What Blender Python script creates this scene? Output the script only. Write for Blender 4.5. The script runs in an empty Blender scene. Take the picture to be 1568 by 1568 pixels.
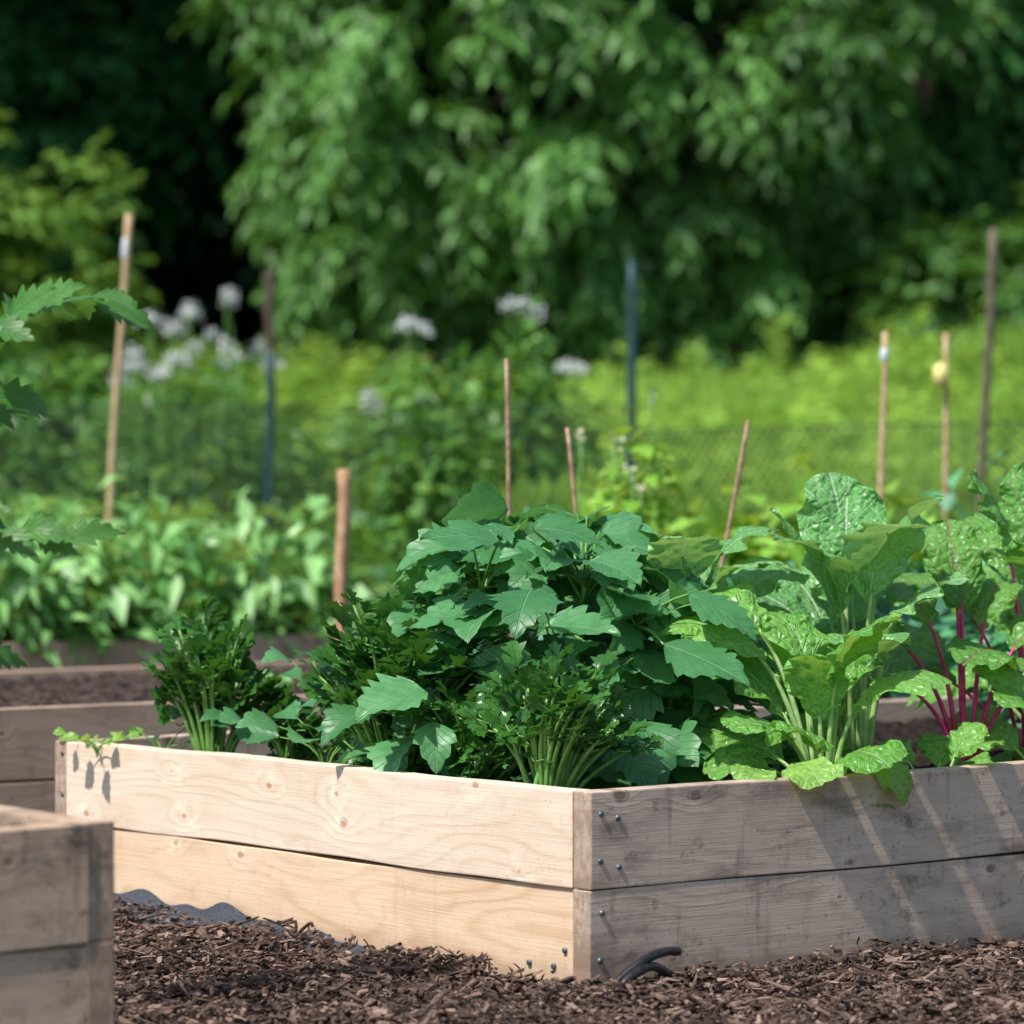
import bpy, math, random
import numpy as np
from mathutils import Vector
rng=np.random.default_rng(7); random.seed(7)
scn=bpy.context.scene
scn.view_settings.view_transform='Standard'; scn.view_settings.look='None'; scn.view_settings.exposure=0
COL=scn.collection
def V3(*a): return np.array(a,dtype=float)
def nrm(a):
    a=np.asarray(a,dtype=float); return a/(np.linalg.norm(a,axis=-1,keepdims=True)+1e-9)
UP=V3(0,0,1)
# ---------------- garden layout: all beds are parallel
C0=V3(.111,5.1,0); R=V3(.777,.629,0); Lf=V3(-.629,.777,0)
R=nrm(R); Lf=nrm(Lf)
def G(a,b,z=0): return C0+R*a+Lf*b+UP*z
YAW=math.atan2(R[1],R[0])
def sstep(a,b,x):
    t=np.clip((x-a)/(b-a),0,1); return t*t*(3-2*t)
def hgt(x,y):
    x=np.asarray(x,dtype=float); y=np.asarray(y,dtype=float)
    near=.006*np.sin(7*x+3*y)+.005*np.sin(13*x-9*y+1)+.004*np.sin(23*y+5*x)
    h=near*(1-sstep(9,14,y))
    h=h+1.22*sstep(14,31,y)+.10*np.sin(.9*x+.4*y)*sstep(15,20,y)
    h=h+22*sstep(46,110,y)
    h=h+.25*sstep(.6,5,x)*sstep(16,26,y)
    return h
# ---------------- materials
def newmat(name):
    m=bpy.data.materials.new(name); m.use_nodes=True
    nt=m.node_tree; nt.nodes.clear()
    out=nt.nodes.new('ShaderNodeOutputMaterial')
    return m,nt,out
class N:
    def __init__(s,nt): s.nt=nt
    def n(s,t,**k):
        x=s.nt.nodes.new(t)
        for a,b in k.items(): setattr(x,a,b)
        return x
    def l(s,a,b): s.nt.links.new(a,b)
    def inp(s,sock,v):
        if isinstance(v,(int,float)): sock.default_value=v
        elif isinstance(v,(tuple,list)):
            sock.default_value=tuple(v) if len(v)==len(sock.default_value) else tuple(v)+(1,)
        else: s.l(v,sock)
    def m(s,op,a,b=0,c=None,clamp=False):
        x=s.n('ShaderNodeMath',operation=op); x.use_clamp=clamp
        s.inp(x.inputs[0],a); s.inp(x.inputs[1],b)
        if c is not None: s.inp(x.inputs[2],c)
        return x.outputs[0]
    def mix(s,f,a,b,bt='MIX'):
        x=s.n('ShaderNodeMix',data_type='RGBA',blend_type=bt)
        s.inp(x.inputs[0],f); s.inp(x.inputs[6],a); s.inp(x.inputs[7],b); return x.outputs[2]
    def noise(s,vec,scale,detail=3,rough=.55,out=0):
        x=s.n('ShaderNodeTexNoise'); s.inp(x.inputs['Scale'],scale); x.inputs['Detail'].default_value=detail; x.inputs['Roughness'].default_value=rough
        if vec is not None: s.l(vec,x.inputs['Vector'])
        return x.outputs[out]
    def mr(s,v,a,b,c=0,d=1,smooth=True):
        x=s.n('ShaderNodeMapRange'); x.interpolation_type='SMOOTHSTEP' if smooth else 'LINEAR'
        s.inp(x.inputs[0],v)
        for i,q in enumerate((a,b,c,d)): s.inp(x.inputs[i+1],q)
        return x.outputs[0]
    def comb(s,x,y,z=0):
        c=s.n('ShaderNodeCombineXYZ'); s.inp(c.inputs[0],x); s.inp(c.inputs[1],y); s.inp(c.inputs[2],z); return c.outputs[0]
    def bump(s,h,st=.5,dist=.01):
        b=s.n('ShaderNodeBump'); b.inputs['Strength'].default_value=st; b.inputs['Distance'].default_value=dist; s.l(h,b.inputs['Height']); return b.outputs[0]
def leafmat(name,c1,c2,vein=(.2,.35,.12),vw=.05,nv=7,vs=.4,rough=.42,trans=.3,bumpd=.0015,spec=.5,tcol=None,detail=True,crinkle=False):
    m,nt,out=newmat(name); q=N(nt)
    at=q.n('ShaderNodeAttribute',attribute_name='luv'); sep=q.n('ShaderNodeSeparateXYZ'); q.l(at.outputs['Vector'],sep.inputs[0])
    x,y,r=sep.outputs
    col=q.mix(r,c1,c2)
    norm=None
    if detail:
        geo=q.n('ShaderNodeNewGeometry')
        tc=q.n('ShaderNodeTexCoord')
        ns=q.noise(tc.outputs['Object'],45,2)
        col=q.mix(q.mr(ns,.35,.7,0,.35),col,tuple(.66*v for v in c1))
        ax=q.m('ABSOLUTE',x)
        mid=q.mr(ax,vw*.3,vw,1,0)
        s=q.m('SUBTRACT',q.m('MULTIPLY',y,nv),q.m('MULTIPLY',ax,nv*.42))
        fr=q.m('ABSOLUTE',q.m('SUBTRACT',q.m('FRACT',s),.5))
        sv=q.mr(fr,.0,.08,1,0)
        v=q.m('MAXIMUM',mid,q.m('MULTIPLY',sv,.6))
        if crinkle:
            vo=q.n('ShaderNodeTexVoronoi'); vo.feature='DISTANCE_TO_EDGE'; vo.inputs['Scale'].default_value=70; q.l(tc.outputs['Object'],vo.inputs['Vector'])
            ve=q.mr(vo.outputs['Distance'],0,.12,1,0)
            v=q.m('MAXIMUM',v,q.m('MULTIPLY',ve,.25))
        col=q.mix(q.m('MULTIPLY',v,vs),col,vein)
        hh=q.m('MULTIPLY',v,-1.0)
        if crinkle:
            hh=q.m('ADD',hh,q.m('MULTIPLY',q.mr(vo.outputs['Distance'],0,.45),1.0))
            cr=q.noise(tc.outputs['Object'],48,1)
            hh=q.m('ADD',hh,q.m('MULTIPLY',cr,2.2))
        norm=q.bump(hh,.8,bumpd)
        col=q.mix(q.m('MULTIPLY',geo.outputs['Backfacing'],.35),col,tuple(min(1,v*1.5+.02) for v in c2))
        p=q.n('ShaderNodeBsdfPrincipled'); q.l(col,p.inputs['Base Color']); p.inputs['Roughness'].default_value=rough
        p.inputs['Specular IOR Level'].default_value=spec
        q.l(norm,p.inputs['Normal']); surf=p.outputs[0]
    else:
        p=q.n('ShaderNodeBsdfDiffuse'); q.l(col,p.inputs[0]); surf=p.outputs[0]
        if spec>.3:
            g=q.n('ShaderNodeBsdfGlossy'); g.inputs[0].default_value=(1,1,1,1); g.inputs['Roughness'].default_value=rough
            mx=q.n('ShaderNodeMixShader'); mx.inputs[0].default_value=.085*spec/.5; q.l(surf,mx.inputs[1]); q.l(g.outputs[0],mx.inputs[2]); surf=mx.outputs[0]
    if trans<=0: q.l(surf,out.inputs[0]); return m
    t=q.n('ShaderNodeBsdfTranslucent'); tc_=q.mix(.55,col,tcol or (min(.8,c2[0]*2.2+.03),min(.85,c2[1]*1.8),c2[2]*.6)); q.l(tc_,t.inputs[0])
    mx=q.n('ShaderNodeMixShader'); mx.inputs[0].default_value=trans; q.l(surf,mx.inputs[1]); q.l(t.outputs[0],mx.inputs[2]); q.l(mx.outputs[0],out.inputs[0])
    return m
def plainmat(name,c1,c2,scale=30,rough=.6,bump=.3,spec=.4,dist=.002,usernd=False):
    m,nt,out=newmat(name); q=N(nt)
    tc=q.n('ShaderNodeTexCoord'); ns=q.noise(tc.outputs['Object'],scale,3)
    f=q.mr(ns,.3,.7)
    if usernd:
        at=q.n('ShaderNodeAttribute',attribute_name='luv'); sep=q.n('ShaderNodeSeparateXYZ'); q.l(at.outputs['Vector'],sep.inputs[0])
        f=q.m('ADD',q.m('MULTIPLY',f,.25),q.m('MULTIPLY',sep.outputs[2],.75))
    p=q.n('ShaderNodeBsdfPrincipled'); q.l(q.mix(f,c1,c2),p.inputs['Base Color']); p.inputs['Roughness'].default_value=rough
    p.inputs['Specular IOR Level'].default_value=spec
    if bump>0: q.l(q.bump(ns,bump,dist),p.inputs['Normal'])
    q.l(p.outputs[0],out.inputs[0]); return m
def woodmat(name,light,dark,knot,stain,stain_amt,rough=.7,kp=.46,ringmax=.42):
    m,nt,out=newmat(name); q=N(nt)
    tc=q.n('ShaderNodeTexCoord'); oi=q.n('ShaderNodeObjectInfo')
    sp=q.n('ShaderNodeSeparateXYZ'); q.l(tc.outputs['Object'],sp.inputs[0])
    off=q.m('MULTIPLY',oi.outputs['Random'],37.0)
    x=q.m('ADD',sp.outputs[0],off); z=q.m('ADD',sp.outputs[2],q.m('MULTIPLY',oi.outputs['Random'],11.3)); y=sp.outputs[1]
    vo=q.n('ShaderNodeTexVoronoi'); vo.voronoi_dimensions='2D'; vo.inputs['Scale'].default_value=1
    wob=q.noise(q.comb(x,z,0),38,3); wob2=q.noise(q.comb(x,z,4),13,2)
    q.l(q.comb(q.m('MULTIPLY',x,6.6),q.m('MULTIPLY',z,10.5)),vo.inputs['Vector'])
    d=q.m('ADD',vo.outputs['Distance'],q.m('ADD',q.m('MULTIPLY',q.m('SUBTRACT',wob,.5),.11),q.m('MULTIPLY',q.m('SUBTRACT',wob2,.5),.14)))
    sc=q.n('ShaderNodeSeparateColor'); q.l(vo.outputs['Color'],sc.inputs[0])
    pres=q.m('GREATER_THAN',sc.outputs[0],kp)
    size=q.m('ADD',.035,q.m('MULTIPLY',q.m('POWER',sc.outputs[1],2.0),.09))
    g=q.m('MULTIPLY',q.mr(d,0.0,.42,1,0),pres)
    warp=q.noise(q.comb(q.m('MULTIPLY',x,1.3),q.m('MULTIPLY',z,5),q.m('MULTIPLY',y,3)),1,2)
    ph=q.m('ADD',q.m('ADD',q.m('MULTIPLY',z,140),q.m('MULTIPLY',warp,85)),q.m('MULTIPLY',g,9))
    ring=q.m('MULTIPLY_ADD',q.m('SINE',ph),.5,.5)
    ring=q.m('POWER',ring,3.0)
    fib=q.noise(q.comb(q.m('MULTIPLY',x,7),q.m('MULTIPLY',z,380),q.m('MULTIPLY',y,380)),1,3,.75)
    big=q.noise(q.comb(q.m('MULTIPLY',x,2.2),q.m('MULTIPLY',z,9),y),1,3)
    ramt=q.mr(big,.35,.65,.12,ringmax)
    col=q.mix(q.m('MULTIPLY',ring,ramt),light,dark)
    col=q.mix(q.mr(fib,.35,.75,0,.42),col,dark)
    col=q.mix(q.mr(big,.45,.75,0,.30),col,dark)
    gl=q.mr(q.noise(q.comb(q.m('MULTIPLY',x,30),q.m('MULTIPLY',z,60),0),1,2),.45,.65)
    col=q.mix(q.m('MULTIPLY',q.m('MULTIPLY',g,gl),.9),col,tuple(min(.93,v*1.18) for v in light))
    core=q.m('MULTIPLY',q.mr(d,q.m('MULTIPLY',size,.45),size,1,0),pres)
    col=q.mix(q.m('MULTIPLY',core,.72),col,knot)
    edge=q.m('MULTIPLY',q.mr(q.m('ABSOLUTE',q.m('SUBTRACT',d,size)),0,.012,1,0),pres)
    edge=q.m('MULTIPLY',edge,q.mr(wob,.44,.58))
    col=q.mix(q.m('MULTIPLY',edge,.8),col,tuple(v*.3 for v in knot))
    st=q.noise(q.comb(q.m('MULTIPLY',x,5),q.m('MULTIPLY',z,11),y),1,5,.65)
    col=q.mix(q.mr(st,.48,.72,0,stain_amt),col,stain)
    vs_=q.noise(q.comb(q.m('MULTIPLY',x,26),q.m('MULTIPLY',z,3),y),1,4,.6)
    col=q.mix(q.mr(vs_,.56,.74,0,stain_amt*.7),col,tuple(v*.8 for v in stain))
    st2=q.noise(tc.outputs['Object'],28,4,.7)
    col=q.mix(q.mr(st2,.56,.74,0,stain_amt*.8),col,tuple(v*.6 for v in stain))
    spk=q.noise(tc.outputs['Object'],170,2,.6)
    col=q.mix(q.mr(spk,.64,.72,0,.55*min(1,stain_amt+.2)),col,tuple(v*.35 for v in stain))
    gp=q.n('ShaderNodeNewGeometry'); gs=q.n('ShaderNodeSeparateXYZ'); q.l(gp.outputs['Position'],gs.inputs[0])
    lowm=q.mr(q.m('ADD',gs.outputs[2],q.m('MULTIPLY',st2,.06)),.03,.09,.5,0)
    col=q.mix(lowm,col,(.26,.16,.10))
    ns_=q.n('ShaderNodeSeparateXYZ'); q.l(tc.outputs['Normal'],ns_.inputs[0])
    eg=q.mr(q.m('ABSOLUTE',ns_.outputs[0]),.7,.9)
    eg2=q.noise(q.comb(q.m('MULTIPLY',y,90),q.m('MULTIPLY',z,35),0),1,4,.7)
    col=q.mix(q.m('MULTIPLY',eg,q.mr(eg2,.3,.65,.1,.8)),col,tuple(.5*a+.5*b for a,b in zip(dark,knot)))
    p=q.n('ShaderNodeBsdfPrincipled'); q.l(col,p.inputs['Base Color']); p.inputs['Roughness'].default_value=rough; p.inputs['Specular IOR Level'].default_value=.25
    hb=q.m('ADD',q.m('MULTIPLY',fib,.7),q.m('ADD',q.m('MULTIPLY',ring,.25),q.m('MULTIPLY',core,.5)))
    q.l(q.bump(hb,.6,.0013),p.inputs['Normal']); q.l(p.outputs[0],out.inputs[0]); return m

M_pine=woodmat('pine_fresh',(.91,.75,.585),(.70,.49,.32),(.50,.24,.10),(.54,.40,.28),.20)
M_pine2=woodmat('pine_fresh_warm',(.88,.66,.46),(.66,.41,.22),(.44,.20,.085),(.52,.34,.21),.24,ringmax=.62)
M_pinew=woodmat('pine_weathered',(.68,.53,.41),(.46,.33,.24),(.20,.10,.06),(.20,.145,.11),.8)
M_pineold=woodmat('pine_grey',(.66,.47,.33),(.42,.28,.18),(.14,.075,.045),(.11,.085,.065),1.0)
M_pinefar=woodmat('pine_brown',(.60,.42,.30),(.42,.28,.19),(.2,.11,.06),(.26,.18,.13),.5)
M_soil=plainmat('dark_soil',(.010,.007,.006),(.045,.032,.025),60,.95,1.0,.1,.02)
M_soil2=plainmat('dry_soil',(.02,.013,.011),(.11,.078,.064),45,.95,1.0,.1,.02)
M_chip=plainmat('bark_chip',(.028,.0150,.0120),(.40,.27,.205),90,.85,0,.2,.002,usernd=True)
M_black=plainmat('black_rubber',(.012,.012,.013),(.03,.03,.032),40,.45,.3)
M_fabric=plainmat('grey_fabric',(.03,.035,.045),(.06,.07,.085),200,.8,.6)
M_steel=plainmat('zinc_screw',(.10,.13,.15),(.22,.26,.28),80,.4,.2)
M_steel.node_tree.nodes['Principled BSDF'].inputs['Metallic'].default_value=.6
M_bamboo=plainmat('bamboo',(.30,.17,.10),(.52,.34,.22),60,.5,.3)
M_stake=plainmat('wooden_stake',(.46,.31,.16),(.64,.46,.27),40,.7,.3)
M_stakeb=plainmat('rough_stake',(.42,.24,.12),(.60,.38,.22),40,.7,.3)
M_tpost=plainmat('green_metal_post',(.015,.05,.055),(.03,.08,.085),30,.5,.2)
M_rust=plainmat('rusty_post',(.07,.045,.035),(.12,.08,.06),30,.7,.3)
M_oldpost=plainmat('grey_post',(.10,.085,.05),(.18,.15,.10),30,.8,.3)
M_net=plainmat('fence_wire',(.012,.025,.02),(.025,.045,.035),30,.5,0)
M_white=plainmat('white_ribbon',(.6,.65,.7),(.75,.78,.8),30,.6,.1)
M_yellow=plainmat('yellow_tag',(.80,.68,.15),(.88,.80,.35),30,.6,.1)
M_petal=plainmat('white_petal',(.60,.62,.62),(.78,.78,.76),30,.7,0)
M_petaly=plainmat('cream_petal',(.65,.62,.40),(.78,.75,.55),30,.7,0)
M_bark=plainmat('tree_bark',(.03,.022,.016),(.09,.07,.05),8,.9,0,.2,.03)
L_tom=leafmat('tomatillo_leaf',(.055,.215,.068),(.13,.38,.14),(.26,.50,.26),.035,6,.5,.42,.24,.0022)
L_cel=leafmat('celery_leaf',(.024,.115,.018),(.075,.25,.038),(.12,.26,.06),.05,5,.25,.30,.2,spec=.55)
L_cha=leafmat('chard_leaf',(.13,.40,.05),(.26,.58,.11),(.55,.72,.40),.045,5,.5,.33,.28,.0032,spec=.5,crinkle=True)
L_cha2=leafmat('pale_chard_leaf',(.14,.42,.10),(.28,.56,.20),(.64,.78,.56),.05,5,.55,.33,.25,.0032,spec=.5,crinkle=True)
L_let=leafmat('lettuce_leaf',(.20,.45,.06),(.34,.62,.12),(.5,.7,.3),.05,6,.4,.35,.3,.002,spec=.5,crinkle=True)
L_beet=leafmat('beet_leaf',(.08,.31,.045),(.19,.47,.09),(.55,.06,.16),.045,5,.45,.33,.25,.0028,spec=.5,crinkle=True)
L_toma=leafmat('tomato_leaf',(.055,.18,.03),(.11,.31,.06),(.2,.36,.12),.05,6,.3,.45,.3)
L_pep=leafmat('pepper_leaf',(.075,.27,.045),(.36,.68,.22),trans=.22,rough=.45,detail=False,spec=.42)
L_squ=leafmat('squash_leaf',(.18,.40,.05),(.38,.64,.13),trans=.3,rough=.5,detail=False,spec=.2)
L_blue=leafmat('brassica_leaf',(.05,.21,.10),(.14,.36,.19),trans=0,rough=.45,detail=False)
L_bluer=leafmat('kale_leaf',(.03,.17,.06),(.14,.42,.17),trans=0,rough=.45,detail=False,spec=.5)
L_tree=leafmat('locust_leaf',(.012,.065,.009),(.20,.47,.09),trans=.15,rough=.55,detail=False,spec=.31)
L_tree2=leafmat('locust_leaf_dark',(.010,.055,.014),(.09,.27,.07),trans=.12,rough=.5,detail=False,spec=.2)  # darker leaf colour for the second locust
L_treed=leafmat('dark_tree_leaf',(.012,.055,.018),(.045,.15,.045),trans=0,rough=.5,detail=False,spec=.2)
L_for=leafmat('shaded_forest_leaf',(.004,.017,.007),(.014,.052,.018),trans=0,rough=.6,detail=False,spec=.2)  # near-black leaf colour, deep shade of the wood painted in
L_bush=leafmat('yellow_green_bush_leaf',(.06,.16,.03),(.24,.41,.085),trans=.2,rough=.5,detail=False,spec=.2)
L_shr=leafmat('shrub_leaf',(.03,.13,.018),(.16,.35,.055),trans=.2,rough=.5,detail=False,spec=.35)
L_grass=leafmat('meadow_grass_blade',(.10,.27,.03),(.50,.78,.16),trans=.3,rough=.6,detail=False,spec=.2)
S_green=plainmat('green_stem',(.10,.26,.04),(.22,.43,.10),40,.4,0)
S_pale=plainmat('pale_stem',(.26,.46,.12),(.48,.66,.28),40,.35,0)
S_mag=plainmat('magenta_stem',(.55,.015,.14),(.85,.07,.32),30,.35,0)
# ---------------- mesh accumulator
class Acc:
    def __init__(s): s.v=[];s.f=[];s.a=[];s.m=[];s.n=0
    def add(s,v,f,a,mi=0):
        s.v.append(np.asarray(v,dtype=np.float32)); s.f.append(np.asarray(f,dtype=np.int64)+s.n)
        s.a.append(np.asarray(a,dtype=np.float32)); s.m.append(np.full(len(f),mi)); s.n+=len(v)
    def build(s,name,mats,parent=None,smooth=True):
        me=bpy.data.meshes.new(name); v=np.concatenate(s.v); f=np.concatenate(s.f); a=np.concatenate(s.a); mi=np.concatenate(s.m)
        me.vertices.add(len(v)); me.vertices.foreach_set('co',v.ravel())
        me.loops.add(f.size); me.loops.foreach_set('vertex_index',f.ravel().astype(np.int32))
        me.polygons.add(len(f)); me.polygons.foreach_set('loop_start',(np.arange(len(f))*4).astype(np.int32))
        me.polygons.foreach_set('loop_total',np.full(len(f),4,dtype=np.int32))
        me.polygons.foreach_set('material_index',mi.astype(np.int32))
        me.polygons.foreach_set('use_smooth',np.full(len(f),smooth))
        at=me.attributes.new('luv','FLOAT_VECTOR','POINT'); at.data.foreach_set('vector',a.ravel())
        me.update(calc_edges=True); me.validate()
        for m in mats: me.materials.append(m)
        o=bpy.data.objects.new(name,me); COL.objects.link(o)
        if parent: o.parent=parent
        return o
def empty(name):
    o=bpy.data.objects.new(name,None); o.empty_display_size=.1; COL.objects.link(o); return o
# ---------------- primitives
def tube(acc,pts,rad,sides=7,mi=0,flat=1.0,r=.5):
    pts=np.asarray(pts,dtype=float); n=len(pts); rad=np.broadcast_to(np.asarray(rad,dtype=float),(n,))
    t=np.gradient(pts,axis=0); t=nrm(t); ref=UP if abs(t[0][2])<.9 else V3(1,0,0)
    vs=[]
    for i in range(n):
        sx=nrm(np.cross(t[i],ref)); sy=np.cross(sx,t[i]); ref=sy
        an=np.linspace(0,2*np.pi,sides,endpoint=False)
        vs.append(pts[i]+rad[i]*(np.cos(an)[:,None]*sx+flat*np.sin(an)[:,None]*sy))
    vs.append(pts[-1:]+0*vs[-1])
    v=np.concatenate(vs); f=[]
    for i in range(n):
        for k in range(sides):
            k2=(k+1)%sides; f.append((i*sides+k,i*sides+k2,(i+1)*sides+k2,(i+1)*sides+k))
    acc.add(v,f,np.tile([.5,.5,r],(len(v),1)),mi)
def bez(p0,p1,p2,n=8):
    t=np.linspace(0,1,n)[:,None]; return (1-t)**2*p0+2*t*(1-t)*p1+t*t*p2
def spl(pts,n=24):
    pts=[np.array(p,dtype=float) for p in pts]; P=[2*pts[0]-pts[1]]+pts+[2*pts[-1]-pts[-2]]; out=[]
    for i in range(1,len(P)-2):
        for t in np.linspace(0,1,max(2,n//(len(pts)-1)),endpoint=False):
            a,b,c,d=P[i-1],P[i],P[i+1],P[i+2]
            out.append(.5*((2*b)+(c-a)*t+(2*a-5*b+4*c-d)*t*t+(3*b-a-3*c+d)*t**3))
    out.append(pts[-1]); return np.array(out)
def sh_ovate(v):
    t=np.clip((v-.26)/.74,0,1); return np.where(v<.26,np.clip(v/.26,0,1)**.5,(1-t**1.55)**1.0)
def sh_lobe(v): return np.sin(np.pi*np.clip(v,0,1)**.9)**.8
def sh_chard(v): return np.clip(v/.42,0,1)**.62*np.clip(1-((v-.42)/.59).clip(0,1)**2.6,0,1)**.55
def sh_cel(v): return np.clip(v/.6,0,1)**.9*np.clip((1-v)/.4,0,1)**.6*1.1
def frame(d,n):
    d=nrm(d); x=nrm(np.cross(d,n)); n2=np.cross(x,d); return np.stack([x,d,n2],axis=0)
def blade(acc,p,d,n,L,W,shape,nu=6,nv=14,fold=.25,droop=.7,a0=.25,teeth=0,tamp=.2,sweep=.35,ruf=0,puck=0,curl=0,mi=0,r=None,rk=5):
    if r is None: r=random.random()
    v=np.linspace(0,1,nv+1); u=np.linspace(-1,1,nu+1); U,Vv=np.meshgrid(u,v)
    w=shape(Vv)
    if teeth:
        f=(Vv*teeth+.15)%1; w=w*(1+tamp*(f-.6)*np.abs(U)**1.5*1.4)
    x=U*w*W/2
    ang=a0-droop*v; dy=np.cos(ang)*L/nv; dz=np.sin(ang)*L/nv
    y=np.concatenate([[0],np.cumsum(dy[:-1])]); z=np.concatenate([[0],np.cumsum(dz[:-1])])
    Y=y[:,None]+sweep*np.abs(U)**1.5*w*W/2*np.cos(ang)[:,None]; Z=z[:,None]+sweep*np.abs(U)*w*W/2*np.sin(ang)[:,None]*.5
    Z=Z+fold*np.abs(x)-curl*(np.abs(x)**2)/W*2
    ph=random.random()*6.28; ph2=random.random()*6.28
    Z=Z+.05*W*np.sin(Vv*7+ph)*np.abs(U)
    if ruf:
        env=np.minimum(1,Vv*5)
        sw=np.where(U>0,np.sin(rk*6.28*Vv*.5+ph+1.2*U)+.4*np.sin(rk*10.3*Vv*.5+ph2),np.sin(rk*6.28*Vv*.5+ph2+U)+.4*np.sin(rk*11.1*Vv*.5+ph))
        Z=Z+ruf*env*np.abs(U)**2.0*sw
        Y=Y+ruf*.15*np.abs(U)**3*np.cos(rk*6.28*Vv*.5+ph)
    if puck:
        s=Vv*5-np.abs(U)*w*2.1
        Z=Z+puck*(np.abs(np.sin(s*3.14159))*.9+.6*np.sin(U*9+Vv*9+ph)*np.sin(Vv*24+ph2)+.35*np.sin(U*15-Vv*17+ph2)*np.sin(Vv*33+U*9))*np.minimum(1,np.abs(U)*3)
    P=np.stack([x,Y,Z],-1).reshape(-1,3)@frame(d,n)+p
    i=np.arange(nv)[:,None]*(nu+1)+np.arange(nu)[None,:]; i=i.ravel()
    F=np.stack([i,i+1,i+nu+2,i+nu+1],1)
    A=np.stack([(U*np.clip(w,.0,2)).ravel(),Vv.ravel(),np.full(U.size,r)],1)
    acc.add(P,F,A,mi)
TV=np.array([[0,0,0],[.5,.45,.10],[0,1,-.12],[-.5,.45,.10],[0,.5,0]])
def batch(acc,pos,d,n,L,W,r,mi=0,tmpl=TV):
    d=nrm(d); x=nrm(np.cross(d,n)); n2=np.cross(x,d); k=len(pos)
    L=np.broadcast_to(L,(k,)); W=np.broadcast_to(W,(k,))
    T=tmpl[None]
    P=pos[:,None,:]+x[:,None,:]*(T[...,0:1]*W[:,None,None])+d[:,None,:]*(T[...,1:2]*L[:,None,None])+n2[:,None,:]*(T[...,2:3]*L[:,None,None])
    b=np.arange(k)[:,None]*5
    F=np.concatenate([b+np.array([[0,1,2,4]]),b+np.array([[0,4,2,3]])])
    A=np.zeros((k,5,3)); A[...,0]=T[...,0]; A[...,1]=T[...,1]; A[...,2]=np.clip(r,0,1)[:,None]
    acc.add(P.reshape(-1,3),F,A.reshape(-1,3),mi)
def rdir(k): return nrm(rng.normal(size=(k,3)))
def sprays(acc,C,O,K,Mn,tl,L,W,droop=.55,mi=0,rb=None):
    n=len(C); rb=rng.random(n) if rb is None else rb
    c=np.repeat(C,K,0); o=np.repeat(O,K,0); rr=np.repeat(rb,K)
    dd=nrm(o*.8+rng.normal(size=c.shape)*.55+V3(0,0,.05)); ln=tl*rng.uniform(.5,1.2,len(c))
    c=np.repeat(c,Mn,0); dd=np.repeat(dd,Mn,0); ln=np.repeat(ln,Mn); rr=np.repeat(rr,Mn)
    s=np.tile(np.linspace(.12,1,Mn),n*K); sgn=np.where(np.arange(len(s))%2,1,-1)
    pos=c+dd*(ln*s)[:,None]-UP*(ln*droop*s*s)[:,None]
    tg=nrm(dd-UP*(2*droop*s)[:,None]*.8); side=nrm(np.cross(tg,UP))*sgn[:,None]
    ld=tg*.7+side*.7-UP*.3+rng.normal(size=pos.shape)*.22
    nn=UP+rng.normal(size=pos.shape)*.4+tg*.3
    k=len(pos)
    batch(acc,pos,ld,nn,L*rng.uniform(.7,1.2,k),W*rng.uniform(.7,1.2,k),rr*.75+rng.random(k)*.25,mi)
def crownpts(c,rad,n,lo=.6,bias=0,gap=.25):
    d=rdir(n*2); d=d[np.sin(d[:,0]*5+c[0])*np.sin(d[:,1]*4+1)*np.sin(d[:,2]*6+2)>-gap][:n]
    rr=rng.uniform(lo,1,len(d))**.6*(1+.14*np.sin(d[:,0]*7+c[1])+.12*np.sin(d[:,2]*9+c[0]))
    P=np.array(c)+d*np.array(rad)*rr[:,None]; return P,nrm(d*np.array(1/np.array(rad)))
def limbs_(e,base,c,rad,P,trunk,limbs):
    t=Acc(); base=np.array(base,dtype=float); base[2]=float(hgt(base[0],base[1]))-.1; c=np.array(c)
    top=c+V3(0,0,rad[2]*.5); mid=(base+top)/2+V3(trunk*1.5,0,0)
    tr=bez(base,mid,top,12); tube(t,tr,np.linspace(trunk,trunk*.25,12),10)
    for i in range(limbs):
        q=P[rng.integers(len(P))]; s=tr[4+int(rng.integers(6))]
        tube(t,bez(s,(s+q)/2+V3(0,0,.35),q,7),np.linspace(trunk*.38,trunk*.05,7),6)
    t.build('trunk',[M_bark],e)
def tree(name,base,c,rad,n,K,Mn,tl,L,W,mat,trunk=.18,droop=.55,gap=.25,limbs=16,lo=.55):
    e=empty(name); a=Acc(); P,O=crownpts(c,rad,n,lo,gap=gap); sprays(a,P,O,K,Mn,tl,L,W,droop)
    a.build('foliage',[mat],e); limbs_(e,base,c,rad,P,trunk,limbs); return e
def boughtree(name,base,c,rad,nb,per,K,Mn,tl,L,W,mat,trunk=.16,droop=.6,br=.62):
    e=empty(name); a=Acc(); d=rdir(nb*3); d=d[(d[:,1]<.45)][:nb]
    q=rng.uniform(.5,1,len(d))**.5; B=np.array(c)+d*np.array(rad)*q[:,None]
    rb=rng.random(len(d))**1.3; Ps=[];Os=[];Rs=[]
    for i in range(len(d)):
        o=nrm(rng.normal(size=(per,3))+d[i]*.6); o[:,2]=o[:,2]*.8
        rr=br*random.uniform(.55,1.3)*rng.uniform(.3,1,per)[:,None]
        P=B[i]+o*rr*V3(1.15,1,.55); P[:,2]-=.3*((P[:,:2]-B[i][:2])**2).sum(1)
        Ps.append(P); Os.append(nrm(o+d[i]*.5)); Rs.append(np.clip(rb[i]*.75+rng.random(per)*.35-.05,0,1))
    P=np.concatenate(Ps); sprays(a,P,np.concatenate(Os),K,Mn,tl,L,W,droop,rb=np.concatenate(Rs))
    a.build('foliage',[mat],e); limbs_(e,base,c,rad,B,trunk,len(d)//2); return e
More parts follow.
